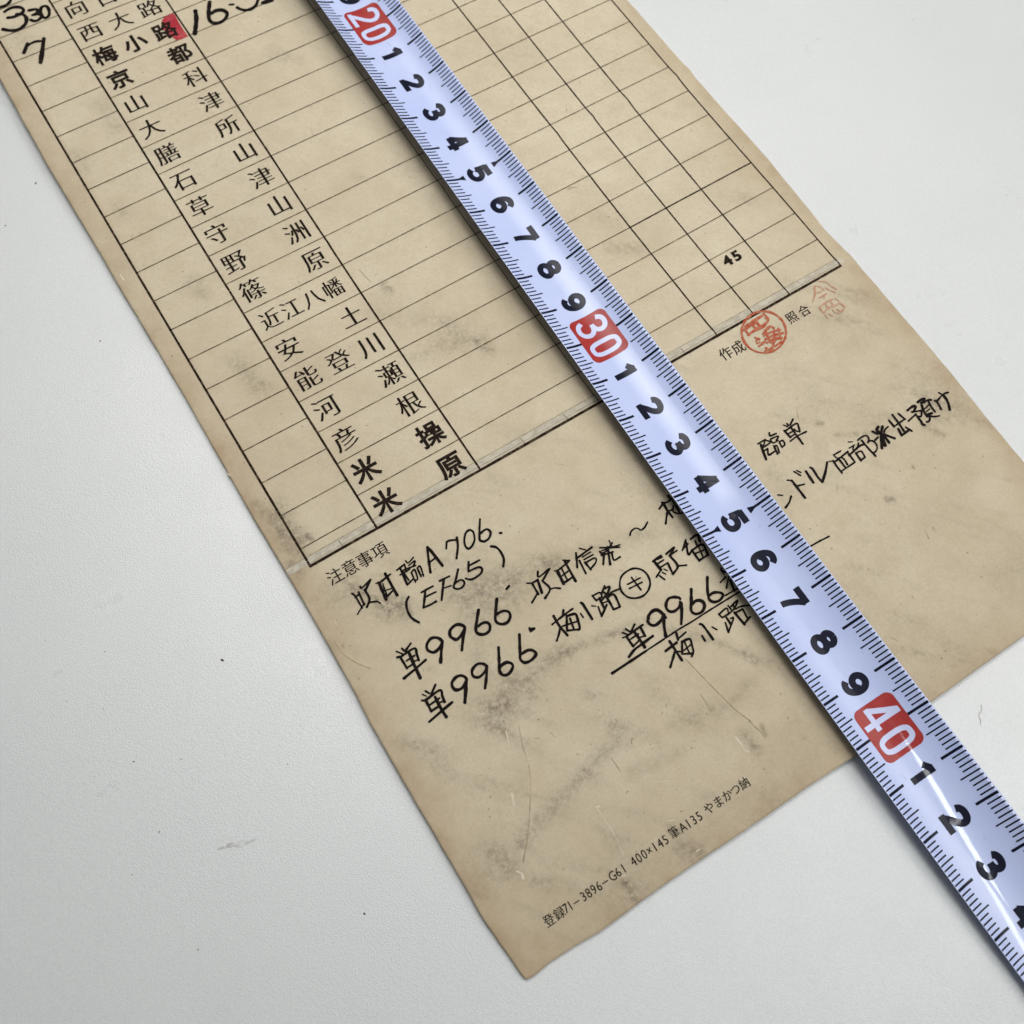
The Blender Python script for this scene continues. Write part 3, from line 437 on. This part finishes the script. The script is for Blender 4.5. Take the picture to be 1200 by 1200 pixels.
PITCH, Y0 = 8.475, 87.72
XA, XB, XC, XH, XD, XE, XF, XG = 4.99, 20.38, 45.14, 75.1, 106.53, 116.66, 126.72, 141.34
def rule(x1, y1, x2, y2, w, m, nm="ruled_line", z=0.05, label=None, wob=0.10):
    ik = Ink(); ik.stroke([(x1, y1), (x2, y2)], w, False, 0.8, wob, False)
    return child(nm, ik.mesh(nm, on_paper(z)), form, [m], label)
NR = 28
for r in range(1, NR): rule(XB, Y0 + r * PITCH, XG, Y0 + r * PITCH, 0.23, m_thin)
rule(XD, Y0 + 4 * PITCH, XG, Y0 + 4 * PITCH, 0.36, m_frame, z=0.054)
for r in range(0, NR): rule(XA, Y0 + (r + .5) * PITCH, XB, Y0 + (r + .5) * PITCH, 0.24, m_thin)
YE = Y0 + NR * PITCH
for x, w in ((XA, .52), (XB, .50), (XC, .46), (XH, .20), (XD, .36), (XE, .34), (XF, .34), (XG, .34)):
    rule(x, Y0, x, YE, w, m_frame if w > .3 else m_thin, z=0.058, label="thick left frame line of the table" if x == XA else None)
rule(XA - .25, Y0, XG + .2, Y0, 0.62, m_frame, z=0.062, label="thick bottom frame line of the table")
# pale strip rubbed along the fold just above the bottom frame line, with its pencilled edge and ticks
ik = Ink()
for q_ in range(7):
    dy = -0.60 + 0.19 * q_; ik.stroke([(0.4 + 0.2 * random.random(), 88.93 + dy), (40, 88.95 + dy), (95, 88.93 + dy), (XG + 1.2 + random.random() * .5, 88.9 + dy)], 0.24, False, 0.5, 0.55, dz=0.0005)
child("pale_strip", ik.mesh("pale_strip", on_paper(0.024)), form, [m_strip])
ik = Ink(); ik.stroke([(0.6, 89.75), (40, 89.85), (95, 89.8), (XG, 89.75)], 0.16, False, 0.8, 0.5)
ik.stroke([(XA, 88.35), (60, 88.5), (XG, 88.4)], 0.12, False, 0.8, 0.6)
for x in (12.6, 56.3, 67.1, 97.9): ik.stroke([(x, 88.0), (x - .15, 89.5)], 0.26, False)
child("pencil_line", ik.mesh("pencil_line", on_paper(0.045)), form, [m_pencil])

# ------------------------------------------------------------ printed characters
def glyph(ch, dx, dy):
    """outline of one character in em units; edges moved by dx, dy along the outline normal"""
    cu = bpy.data.curves.new("glyph", "FONT"); cu.body = ch; cu.size = 1; cu.resolution_u = 3
    o = bpy.data.objects.new("glyph", cu); sc.collection.objects.link(o)
    bpy.context.view_layer.update()
    dg = bpy.context.evaluated_depsgraph_get()
    me = bpy.data.meshes.new_from_object(o.evaluated_get(dg))
    bm = bmesh.new(); bm.from_mesh(me); bmesh.ops.remove_doubles(bm, verts=bm.verts, dist=1e-6)
    acc = {}
    for e in bm.edges:
        if len(e.link_faces) != 1: continue
        f = e.link_faces[0]; a, c = e.verts; d = c.co - a.co
        nn = Vector((d.y, -d.x, 0));
        if nn.length < 1e-9: continue
        nn.normalize(); mid = (a.co + c.co) / 2
        if nn.dot(f.calc_center_median() - mid) > 0: nn = -nn
        for v in e.verts: acc.setdefault(v.index, []).append(nn)
    V = np.array([v.co[:] for v in bm.verts])
    for k, ns in acc.items():
        s = ns[0] + (ns[1] if len(ns) > 1 else Vector())
        if s.length < 0.2: continue
        s = s / max(s.length_squared / 2 if len(ns) > 1 else 1, 0.6)
        V[k, 0] += max(-1.3, min(1.3, s.x)) * dx; V[k, 1] += max(-1.3, min(1.3, s.y)) * dy
    F = [tuple(v.index for v in f.verts) for f in bm.faces]
    bm.free(); bpy.data.meshes.remove(me); bpy.data.objects.remove(o); bpy.data.curves.remove(cu)
    return V, F
cache = {}
def put_chars(name, items, wx, hy, m, style="mincho", label=None, z=0.075, latin=False, parent=None):
    dx, dy = {"mincho": (0.014, -0.010), "gothic": (0.030, 0.028), "bold": (0.05, 0.04), "small": (0.006, 0.0)}[style]
    for ch, cx, cy in items:
        if (ch, style) not in cache: cache[(ch, style)] = glyph(ch, dx, dy)
        V, F = cache[(ch, style)]
        if ord(ch) > 0x2000: ox, oy = 0.5, 0.38
        else: ox, oy = (V[:, 0].min() + V[:, 0].max()) / 2, 0.36
        w = np.stack([cx + (V[:, 0] - ox) * wx, cy + (V[:, 1] - oy) * hy, np.zeros(len(V))], 1)
        child(name, new_mesh(name, on_paper(z)(w), F), parent or form, [m], label % ch)

def row_y(r): return Y0 + (r - .5) * PITCH
NAMES = [(1, "米原", 1), (2, "米操", 1), (3, "彦根", 0), (4, "河瀬", 0), (5, "能登川", 0), (6, "安土", 0), (7, "近江八幡", 0), (8, "篠原", 0),
         (9, "野洲", 0), (10, "守山", 0), (11, "草津", 0), (12, "石山", 0), (13, "膳所", 0), (14, "大津", 0), (15, "山科", 0), (16, "京都", 1),
         (17, "梅小路", 1), (18, "西大路", 0), (19, "向日町", 0)]
for r, s, bold in NAMES:
    k = len(s); xs = np.linspace(24.85, 40.45, k)
    wx = 5.75 if k < 4 else 4.8
    put_chars("station_name_character", [(ch, xs[i], row_y(r) + 0.02) for i, ch in enumerate(s)], wx, 5.8 if k < 4 else 5.2, m_print,
              "gothic" if bold else "mincho", "printed %s of the station name " + s + (" in bold type" if bold else ""))
put_chars("heading_character", [("注", 8.2, 83.3), ("意", 11.6, 83.3), ("事", 15.0, 83.25), ("項", 18.45, 83.3)], 3.4, 3.5, m_print, "small", "small printed %s of 注意事項 under the table")
put_chars("heading_character", [("作", 105.54, 83.2), ("成", 108.75, 83.0)], 3.1, 3.3, m_print, "small", "small printed %s of 作成 left of the round seal")
put_chars("heading_character", [("照", 123.61, 82.85), ("合", 126.98, 82.8)], 2.8, 3.0, m_print, "small", "small printed %s of 照合 between the two seals")
put_chars("printed_digit", [("4", 120.15, 102.5), ("5", 122.75, 102.5)], 3.9, 3.6, m_print, "bold", "bold printed %s of the number 45 in a cell")
def spread(s, x1, x2, y): return [(ch, x1 + (x2 - x1) * (i + .5) / len(s), y) for i, ch in enumerate(s) if ch != " "]
imp = [("登", 9.5, 6.3), ("録", 11.7, 6.3)]
put_chars("imprint_character", [("―", 15.35, 6.4), ("―", 21.7, 6.45)], 1.25, 2.3, m_print, "small", "tiny printed dash %s in the line along the bottom edge")
put_chars("imprint_character", imp, 2.1, 2.3, m_print, "small", "tiny printed %s in the line along the bottom edge")
put_chars("imprint_character", spread("71", 12.75, 14.5, 6.4) + spread("3896", 16.4, 20.9, 6.4) + spread("G61", 22.8, 26.5, 6.5)
          + spread("400×145", 27.5, 35.9, 6.55) + spread("A135", 38.7, 43.7, 6.65), 2.0, 2.45, m_print, "small", "tiny printed %s in the line along the bottom edge")
put_chars("imprint_character", [("筆", 37.4, 6.75), ("や", 45.55, 6.8), ("ま", 47.7, 6.8), ("か", 49.8, 6.85), ("つ", 51.75, 6.9), ("納", 53.9, 6.95)], 2.1, 2.3, m_print, "small", "tiny printed %s in the line along the bottom edge")

# ------------------------------------------------------------ pen, seals, marks
def parse(s):
    L = []
    for q in s.split(";"):
        a = q.split(); L.append((float(a[0]), [tuple(map(float, p.split(","))) for p in a[1:]]))
    return L
LAB = {"note_top_line": "black pen character of the line 吹田臨A706", "note_bracketed_line": "handwritten (EF65) in brackets", "note_first_number": "handwritten 単9966, upper of the two",
 "note_second_number": "handwritten 単9966, lower of the two", "note_departure_text": "handwritten 吹田信発 running under the tape", "note_station_yard_text": "handwritten 梅小路 before the circled mark",
 "note_circled_mark": "handwritten キ in a circle", "note_station_stay_text": "handwritten 駅留 beside the tape edge", "note_underlined_number": "handwritten 単9966 above the long underline",
 "note_underline": "long slanting pen underline passing beneath the tape", "note_place_below_line": "handwritten 梅小路 below the long underline", "note_mark_beside_tape": "pen strokes half hidden by the tape edge",
 "note_light_engine_text": "handwritten 臨単 right of the tape", "note_depot_text": "handwritten ンドル西部派出予預け towards the right edge", "note_hour_column": "handwritten hours 3 30 and 7 in the first column",
 "note_time_entry": "handwritten time 16.3 beside the red mark", "red_round_seal": "round vermilion name seal impression", "faded_red_seal": "faint faded red seal impression"}
NM = {"red_round_seal": "round_seal", "faded_red_seal": "faded_seal"}
for k, s in STROKES.items():
    seal = "seal" in k
    L = parse(s)
    # strokes that lie within half a millimetre of each other belong to one written character
    dense = [spline(p, 0.4) for w, p in L]; own = list(range(len(L)))
    def root(i):
        while own[i] != i: i = own[i]
        return i
    for i in range(len(L)):
        for j in range(i):
            dmin = np.min(np.hypot(dense[i][:, None, 0] - dense[j][None, :, 0], dense[i][:, None, 1] - dense[j][None, :, 1]))
            if seal or dmin < (L[i][0] + L[j][0]) / 2 + 0.42: own[root(i)] = root(j)
    groups = {}
    for i in range(len(L)): groups.setdefault(root(i), []).append(L[i])
    for gl in groups.values():
        ik = Ink()
        for w, pts in gl: ik.stroke(pts, w * (1.08 if not seal else 1.36), True, 0.22, 0.20 if not seal else 0.35, True)
        nm = NM.get(k, "underline" if k == "note_underline" else "handwritten_character")
        child(nm, ik.mesh(nm, on_paper(0.10 if not seal else 0.07)), form, [m_faded if k == "faded_red_seal" else m_seal if seal else m_pen], LAB[k])
ik = Ink(); bp = spline([tuple(p) for p in pts_of(RED_BLOB)] + [tuple(pts_of(RED_BLOB)[0])], 0.5)
bp = bp[:-1]; cen = bp.mean(0); nb_ = len(bp); lv_ = np.linspace(1, 0.02, 12)
ik.v = [(*(cen + (p - cen) * f_), 0.0) for f_ in lv_ for p in bp]
ik.f = [(a_ * nb_ + c_, (a_ + 1) * nb_ + c_, (a_ + 1) * nb_ + (c_ + 1) % nb_, a_ * nb_ + (c_ + 1) % nb_) for a_ in range(11) for c_ in range(nb_)]
child("red_ink_blot", ik.mesh("red_ink_blot", on_paper(0.064)), form, [m_blob], "crimson marker blot over the end of 梅小路")
for nm, s, m in (("crease_line", DARK_CREASES, m_crease), ("scuff_mark", PALE_SCUFFS, m_scuff)):
    for w, pts in parse(s):
        ik = Ink(); ik.stroke(pts, w * (0.9 if m is m_crease else 1.0), True, 0.3, 0.45)
        child(nm, ik.mesh(nm, on_paper(0.055)), form, [m])

ikd = Ink(); ikp = Ink(); rg = random.Random(21)
for q_ in range(330):
    x = rg.uniform(3, 142); y = rg.uniform(2, 84) if rg.random() < 0.72 else rg.uniform(84, 235)
    a = rg.gauss(0.65, 0.9); L_ = rg.choice((0.06, 0.08, 0.12, 0.2, 0.5, 1.0)) * rg.uniform(.6, 1.3)
    ik_ = ikd if rg.random() < 0.68 else ikp
    ik_.stroke([(x, y), (x + L_ * math.cos(a) * .5 + rg.gauss(0, .06), y + L_ * math.sin(a) * .5), (x + L_ * math.cos(a), y + L_ * math.sin(a) + rg.gauss(0, .08))], rg.uniform(.07, .17), True, 0.3, 0.4, dz=0)
child("grime_marks", ikd.mesh("grime_marks", on_paper(0.05)), form, [m_grime], kind="stuff")
child("nick_marks", ikp.mesh("nick_marks", on_paper(0.05)), form, [m_scuff], kind="stuff")

# ------------------------------------------------------------ the tape measure
TW, TS, TY = 17.57, 2.7, 100.587
cub = lambda c, s: c[0] + c[1] * s + c[2] * s * s + c[3] * s ** 3
def kk(k, lo=19.3, hi=44.6): return (np.clip(k, lo, hi) - 32) / 12.0
def blade(s, k):
    s = np.asarray(s, float); k = np.asarray(k, float)
    lat = cub((83.33, 0.0148, 0.325, 0.405), kk(k, 17, 46))
    hl = cub((4.117, -1.48, -0.413, -0.749), kk(k)); hr = cub((3.812, -0.562, 0.868, 0.054), kk(k))
    f = (s + TW / 2) / TW
    return np.stack([lat + s, TY - 10 * (k - 30), hl * (1 - f) + hr * f - TS * (1 - (2 * s / TW) ** 2)], -1)
tape = empty("tape_measure", tuple(blade(0, 30)), "pale blue steel tape measure blade lying diagonally across the form, marked 20 to 44", "tape measure")
bpy.context.view_layer.update()
K0, K1, NS = 11.0, 50.0, 28
ks = np.arange(K0, K1 + 0.01, 0.1); ss = np.linspace(-TW / 2, TW / 2, NS + 1)
Kg, Sg = np.meshgrid(ks, ss, indexing="ij")
tp = blade(Sg, Kg).reshape(-1, 3)
slope = (8 * TS * Sg / TW ** 2).ravel(); nrm = np.stack([-slope, slope * 0, slope * 0 + 1], 1); nrm /= np.linalg.norm(nrm, axis=1)[:, None]
bt = tp - nrm * 0.18
W2, H2 = NS + 1, len(ks); id2 = np.arange(W2 * H2).reshape(H2, W2); o2 = W2 * H2
qa = np.stack([id2[:-1, :-1].ravel(), id2[1:, :-1].ravel(), id2[1:, 1:].ravel(), id2[:-1, 1:].ravel()], 1).tolist()
nt = len(qa)
qa += [tuple(o2 + i for i in q[::-1]) for q in qa[:nt]]
for j in range(H2 - 1):
    qa.append((int(id2[j, 0]), int(id2[j, 0]) + o2, int(id2[j + 1, 0]) + o2, int(id2[j + 1, 0])))
    qa.append((int(id2[j, -1]), int(id2[j + 1, -1]), int(id2[j + 1, -1]) + o2, int(id2[j, -1]) + o2))
for i in range(W2 - 1):
    qa.append((i, i + 1, i + 1 + o2, i + o2)); e = int(id2[-1, 0]) + i
    qa.append((e, e + o2, e + 1 + o2, e + 1))
bmn = new_mesh("blade", np.vstack([tp, bt]), qa, True)
bo = child("blade", bmn, tape, [m_blade, m_steel])
mi = [0] * (2 * nt) + [1] * (len(qa) - 2 * nt); bmn.polygons.foreach_set("material_index", mi)
sm_ = [True] * (2 * nt) + [False] * (len(qa) - 2 * nt); bmn.polygons.foreach_set("use_smooth", sm_)

def on_blade(k_at, off=0.03):
    """flat print coordinates: first = along the blade in mm from mark k_at, second = across it"""
    def f(v):
        v = np.array(v, float); P = blade(v[:, 1], k_at + v[:, 0] / 10.0)
        sl = 8 * TS * v[:, 1] / TW ** 2; q = np.stack([-sl, sl * 0, sl * 0 + 1], 1); q /= np.linalg.norm(q, axis=1)[:, None]
        return P + q * (off + v[:, 2:3])
    return f
HW = TW / 2 - 0.12
mm = Ink()
for k in range(12, 49):
    for side in (-1, 1):
        ik = Ink(); ik.stroke([(0, side * HW), (0, side * 4.5)], 0.54, False, 0.6, 0, False)
        if k % 10 == 5:
            ik.poly([(0, side * 5.7), (0.75, side * 3.75), (-0.75, side * 3.75)][::(1 if side > 0 else -1)])
        me = ik.mesh("centimetre_mark", on_blade(k)); child("centimetre_mark", me, tape, [m_black])
        for j in range(1, 10):
            t = 4.95 if j == 5 else 6.05
            v0 = len(mm.v)
            mm.stroke([(10 * (k - 30) + j, side * HW), (10 * (k - 30) + j, side * t)], 0.30, False, 0.6, 0, False, dz=0)
child("millimetre_marks", mm.mesh("millimetre_marks", on_blade(30)), tape, [m_black], kind="stuff")

ikw = Ink(); rg = random.Random(5)
for q_ in range(150):
    a = rg.uniform(-105, 150); s_ = rg.uniform(-8.2, 8.2); L_ = rg.choice((0.07, 0.1, 0.15, 0.4, 1.2)) * rg.uniform(.7, 1.3); th = rg.gauss(0, 0.5)
    ikw.stroke([(a, s_), (a + L_ * math.cos(th), s_ + L_ * math.sin(th))], rg.uniform(.05, .12), True, 0.3, 0.3, dz=0)
child("worn_marks", ikw.mesh("worn_marks", on_blade(30, 0.022)), tape, [ink_mat("worn_lacquer", (0.33, 0.36, 0.50), (0.52, 0.58, 0.80), 30, 0.40, 0.62, 1.0)], kind="stuff")

def ell(cx, cy, rx, ry): return [(cx + rx * math.cos(a), cy + ry * math.sin(a)) for a in [math.pi / 2 + 2 * math.pi * i / 16 for i in range(17)]]
DIG = {
 "0": [(1, ell(2.1, 2.65, 1.52, 2.08))],
 "1": [(0, [(2.55, 0), (2.55, 5.3)]), (2, [(2.35, 4.85), (0.95, 3.78)])],
 "2": [(1, [(0.62, 3.75), (0.85, 4.35), (1.45, 4.7), (2.15, 4.75), (3.0, 4.55), (3.5, 4.0), (3.4, 3.25), (2.8, 2.5), (1.9, 1.75), (1.1, 1.0), (0.62, 0.30)]), (0, [(0.15, 0.575), (4.0, 0.575)])],
 "3": [(1, [(0.62, 3.95), (0.95, 4.5), (1.6, 4.75), (2.4, 4.72), (3.1, 4.35), (3.3, 3.75), (2.95, 3.15), (2.25, 2.88), (1.6, 2.85)]), (1, [(1.6, 2.85), (2.5, 2.75), (3.3, 2.35), (3.58, 1.7), (3.3, 1.0), (2.6, 0.6), (1.8, 0.55), (1.0, 0.85), (0.55, 1.5)])],
 "4": [(0, [(2.85, 0), (2.85, 5.3)]), (0, [(2.75, 5.1), (0.45, 1.62)]), (0, [(0.10, 1.62), (4.15, 1.62)])],
 "5": [(0, [(0.85, 4.725), (3.85, 4.725)]), (0, [(1.30, 4.9), (0.88, 2.35)]), (1, [(0.75, 2.55), (1.4, 3.05), (2.2, 3.2), (3.0, 3.0), (3.5, 2.4), (3.55, 1.6), (3.15, 0.95), (2.4, 0.58), (1.5, 0.6), (0.85, 0.95), (0.55, 1.55)])],
 "6": [(1, [(3.55, 4.0), (3.2, 4.5), (2.5, 4.75), (1.7, 4.6), (1.05, 3.9), (0.65, 2.9), (0.62, 1.9), (0.95, 1.1), (1.6, 0.62), (2.4, 0.57), (3.1, 0.9), (3.52, 1.6), (3.4, 2.3), (2.9, 2.85), (2.2, 3.0), (1.5, 2.8), (1.0, 2.3)])],
 "7": [(0, [(0.2, 4.725), (4.05, 4.725)]), (2, [(3.75, 4.6), (2.9, 3.5), (2.2, 2.2), (1.75, 0.9), (1.6, 0.0)])],
 "8": [(1, ell(2.1, 3.85, 1.22, 0.92)), (1, ell(2.1, 1.72, 1.50, 1.16))],
}
DIG["o"] = [(1, [(2.1, 4.725), (1.2, 4.6), (0.70, 4.0), (0.575, 3.2), (0.575, 2.1), (0.70, 1.3), (1.2, 0.7), (2.1, 0.575), (3.0, 0.7), (3.5, 1.3), (3.625, 2.1), (3.625, 3.2), (3.5, 4.0), (3.0, 4.6), (2.1, 4.725)])]
DIG["9"] = [(c_, [(4.2 - a, 5.3 - b_) for a, b_ in p]) for c_, p in DIG["6"]]
def numeral(parent, ch, k, a0, Wd, Hd, t, m, off):
    ik = Ink(); ik.lv = 0.0
    for cu_, pts in DIG[ch]:
        q = [((a - .575) * (Wd - t) / 3.05 + t / 2 + a0, (b_ - .575) * (Hd - t) / 4.15 + t / 2 - Hd / 2) for a, b_ in pts]
        ik.stroke(q, t * (0.95 if cu_ == 2 else 1), False, 0.12, 0, cu_ > 0)
    return child("numeral", ik.mesh("numeral", on_blade(k, off)), parent, [m])
for k in range(12, 49):
    if k % 10:
        numeral(tape, str(k % 10), k, -2.1, 4.4, 5.45, 1.38, m_black, 0.03)
    else:
        # red rounded box with the tens reversed out of it
        a1, b1, r = 5.75, 4.6, 1.5; ga = np.linspace(-a1, a1, 40); gb = np.linspace(-b1, b1, 25)
        def clampr(a, b_):
            ca, cb = a1 - r, b1 - r
            if abs(a) > ca and abs(b_) > cb:
                # squeeze the corner square on to its quarter disc
                ua, ub = (abs(a) - ca) / r, (abs(b_) - cb) / r; mx = max(ua, ub); h = math.hypot(ua, ub)
                ua, ub = ua * mx / h, ub * mx / h
                return math.copysign(ca + ua * r, a), math.copysign(cb + ub * r, b_)
            return a, b_
        v = [(*clampr(a, b_), 0) for a in ga for b_ in gb]; nb_ = len(gb)
        f = [(i * nb_ + j, (i) * nb_ + j + 1, (i + 1) * nb_ + j + 1, (i + 1) * nb_ + j) for i in range(len(ga) - 1) for j in range(nb_ - 1)]
        me = new_mesh("number_box", on_blade(k, 0.045)(v), f, True)
        box = child("number_box", me, tape, [m_red])
        bpy.context.view_layer.update()
        numeral(box, str(k // 10), k, -5.0, 4.6, 7.4, 1.08, m_white, 0.07)
        numeral(box, "o", k, 0.8, 3.9, 7.4, 1.05, m_white, 0.07)

# ------------------------------------------------------------ dust, lint
def speck(x, y, r, el, label):
    bm = bmesh.new(); bmesh.ops.create_icosphere(bm, subdivisions=1, radius=r * U)
    for v in bm.verts:
        v.co *= 0.7 + 0.6 * random.random(); v.co.x *= el; v.co.z *= 0.6
    me = bpy.data.meshes.new("dust_speck"); bm.to_mesh(me); bm.free()
    o = link("dust_speck", me, None, [m_speck]); o.location = (x * U, y * U, (tz(y) + r * 0.35) * U); o.rotation_euler = (0, 0, random.random() * 3)
    o["label"] = label; o["category"] = "dust speck"; o["group"] = "dust specks on the table"
for x, y, r, e, lb in (
    (-18.7, 80.2, .26, 1.4, "largest dark dust speck on the bare table, level with the handwritten 9966 lines"),
    (-41.5, 71.5, .17, 1.1, "dark dust speck in the middle of the bare table left of the form"),
    (-47.4, 88.6, .13, 1, "small dust speck near the photo's left border, the lower of two there"),
    (-37.2, 93.7, .13, 1, "small dust speck on the open table, a little above and left of the largest speck"),
    (-33.8, 67.2, .10, 1.6, "faint dust speck just right of the one in the middle of the bare table"),
    (-43, 57.4, .17, 1, "dust speck left of the faint grey smear on the table"),
    (-18.1, 25, .22, 1.5, "dark oblong dust speck left of the form's bottom corner"),
    (-50.4, 53.2, .13, 1, "small dust speck low in the shaded left part of the table"),
    (-46, 35.5, .13, 1.3, "lowest dust speck on the table, near the photo's bottom border"),
    (-9.1, 157.5, .20, 1, "dust speck close to the form's left edge beside the upper half of the table rows"),
    (-4.3, 203.2, .2, 1.3, "highest dust speck, touching distance from the form's upper left edge"),
    (-14.8, 195.9, .18, 1, "dust speck at the photo's left border near the top"),
    (-17.3, 55.8, .10, 1.5, "faint oblong dust speck between the form's left edge and the grey smear"),
    (-46.1, 101.7, .1, 1, "tiny dust speck near the photo's left border, the upper of two there")):
    speck(x, y, r, e, lb)
ik = Ink(); ik.stroke([(-35.2, 48.9), (-33.1, 48.3), (-31.5, 47.4), (-28.6, 46.8)], 0.55, True, 0.3, 0.6); ik.stroke([(-33.5, 48.8), (-30.2, 47.6)], 0.25, True, 0.3, 0.6)
sme = ik.mesh("grey_smear", lambda v: np.stack([v[:, 0], v[:, 1], tz(v[:, 1]) + 0.012 + v[:, 2]], 1))
m_sm = ink_mat("smear", (0.44, 0.44, 0.42), (0.64, 0.65, 0.645), 55, 0.40, 0.58, 1.0)
so = link("grey_smear", sme, table, [m_sm])
def fibre(name, pts, r, label, cat):
    cu = bpy.data.curves.new(name, "CURVE"); cu.dimensions = "3D"; cu.bevel_depth = r * U; cu.bevel_resolution = 2; cu.resolution_u = 6
    sp = cu.splines.new("NURBS"); sp.points.add(len(pts) - 1); sp.use_endpoint_u = True; sp.order_u = 3
    for k, (x, y, z) in enumerate(pts): sp.points[k].co = (x * U, y * U, (tz(y) + z) * U, 1)
    tmp = bpy.data.objects.new(name, cu); sc.collection.objects.link(tmp); bpy.context.view_layer.update()
    me = bpy.data.meshes.new_from_object(tmp.evaluated_get(bpy.context.evaluated_depsgraph_get()))
    bpy.data.objects.remove(tmp)
    me.materials.clear()
    o = link(name, me, None, [m_fibre]); o["label"] = label; o["category"] = cat
fibre("lint_fibre", [(103.1, -5.9, .1), (102.6, -6.9, .3), (101.2, -7.0, .2), (101.0, -8.3, .1), (100.4, -8.8, .08)], 0.035, "thin curled dark hair lying on the table right of the tape", "hair")
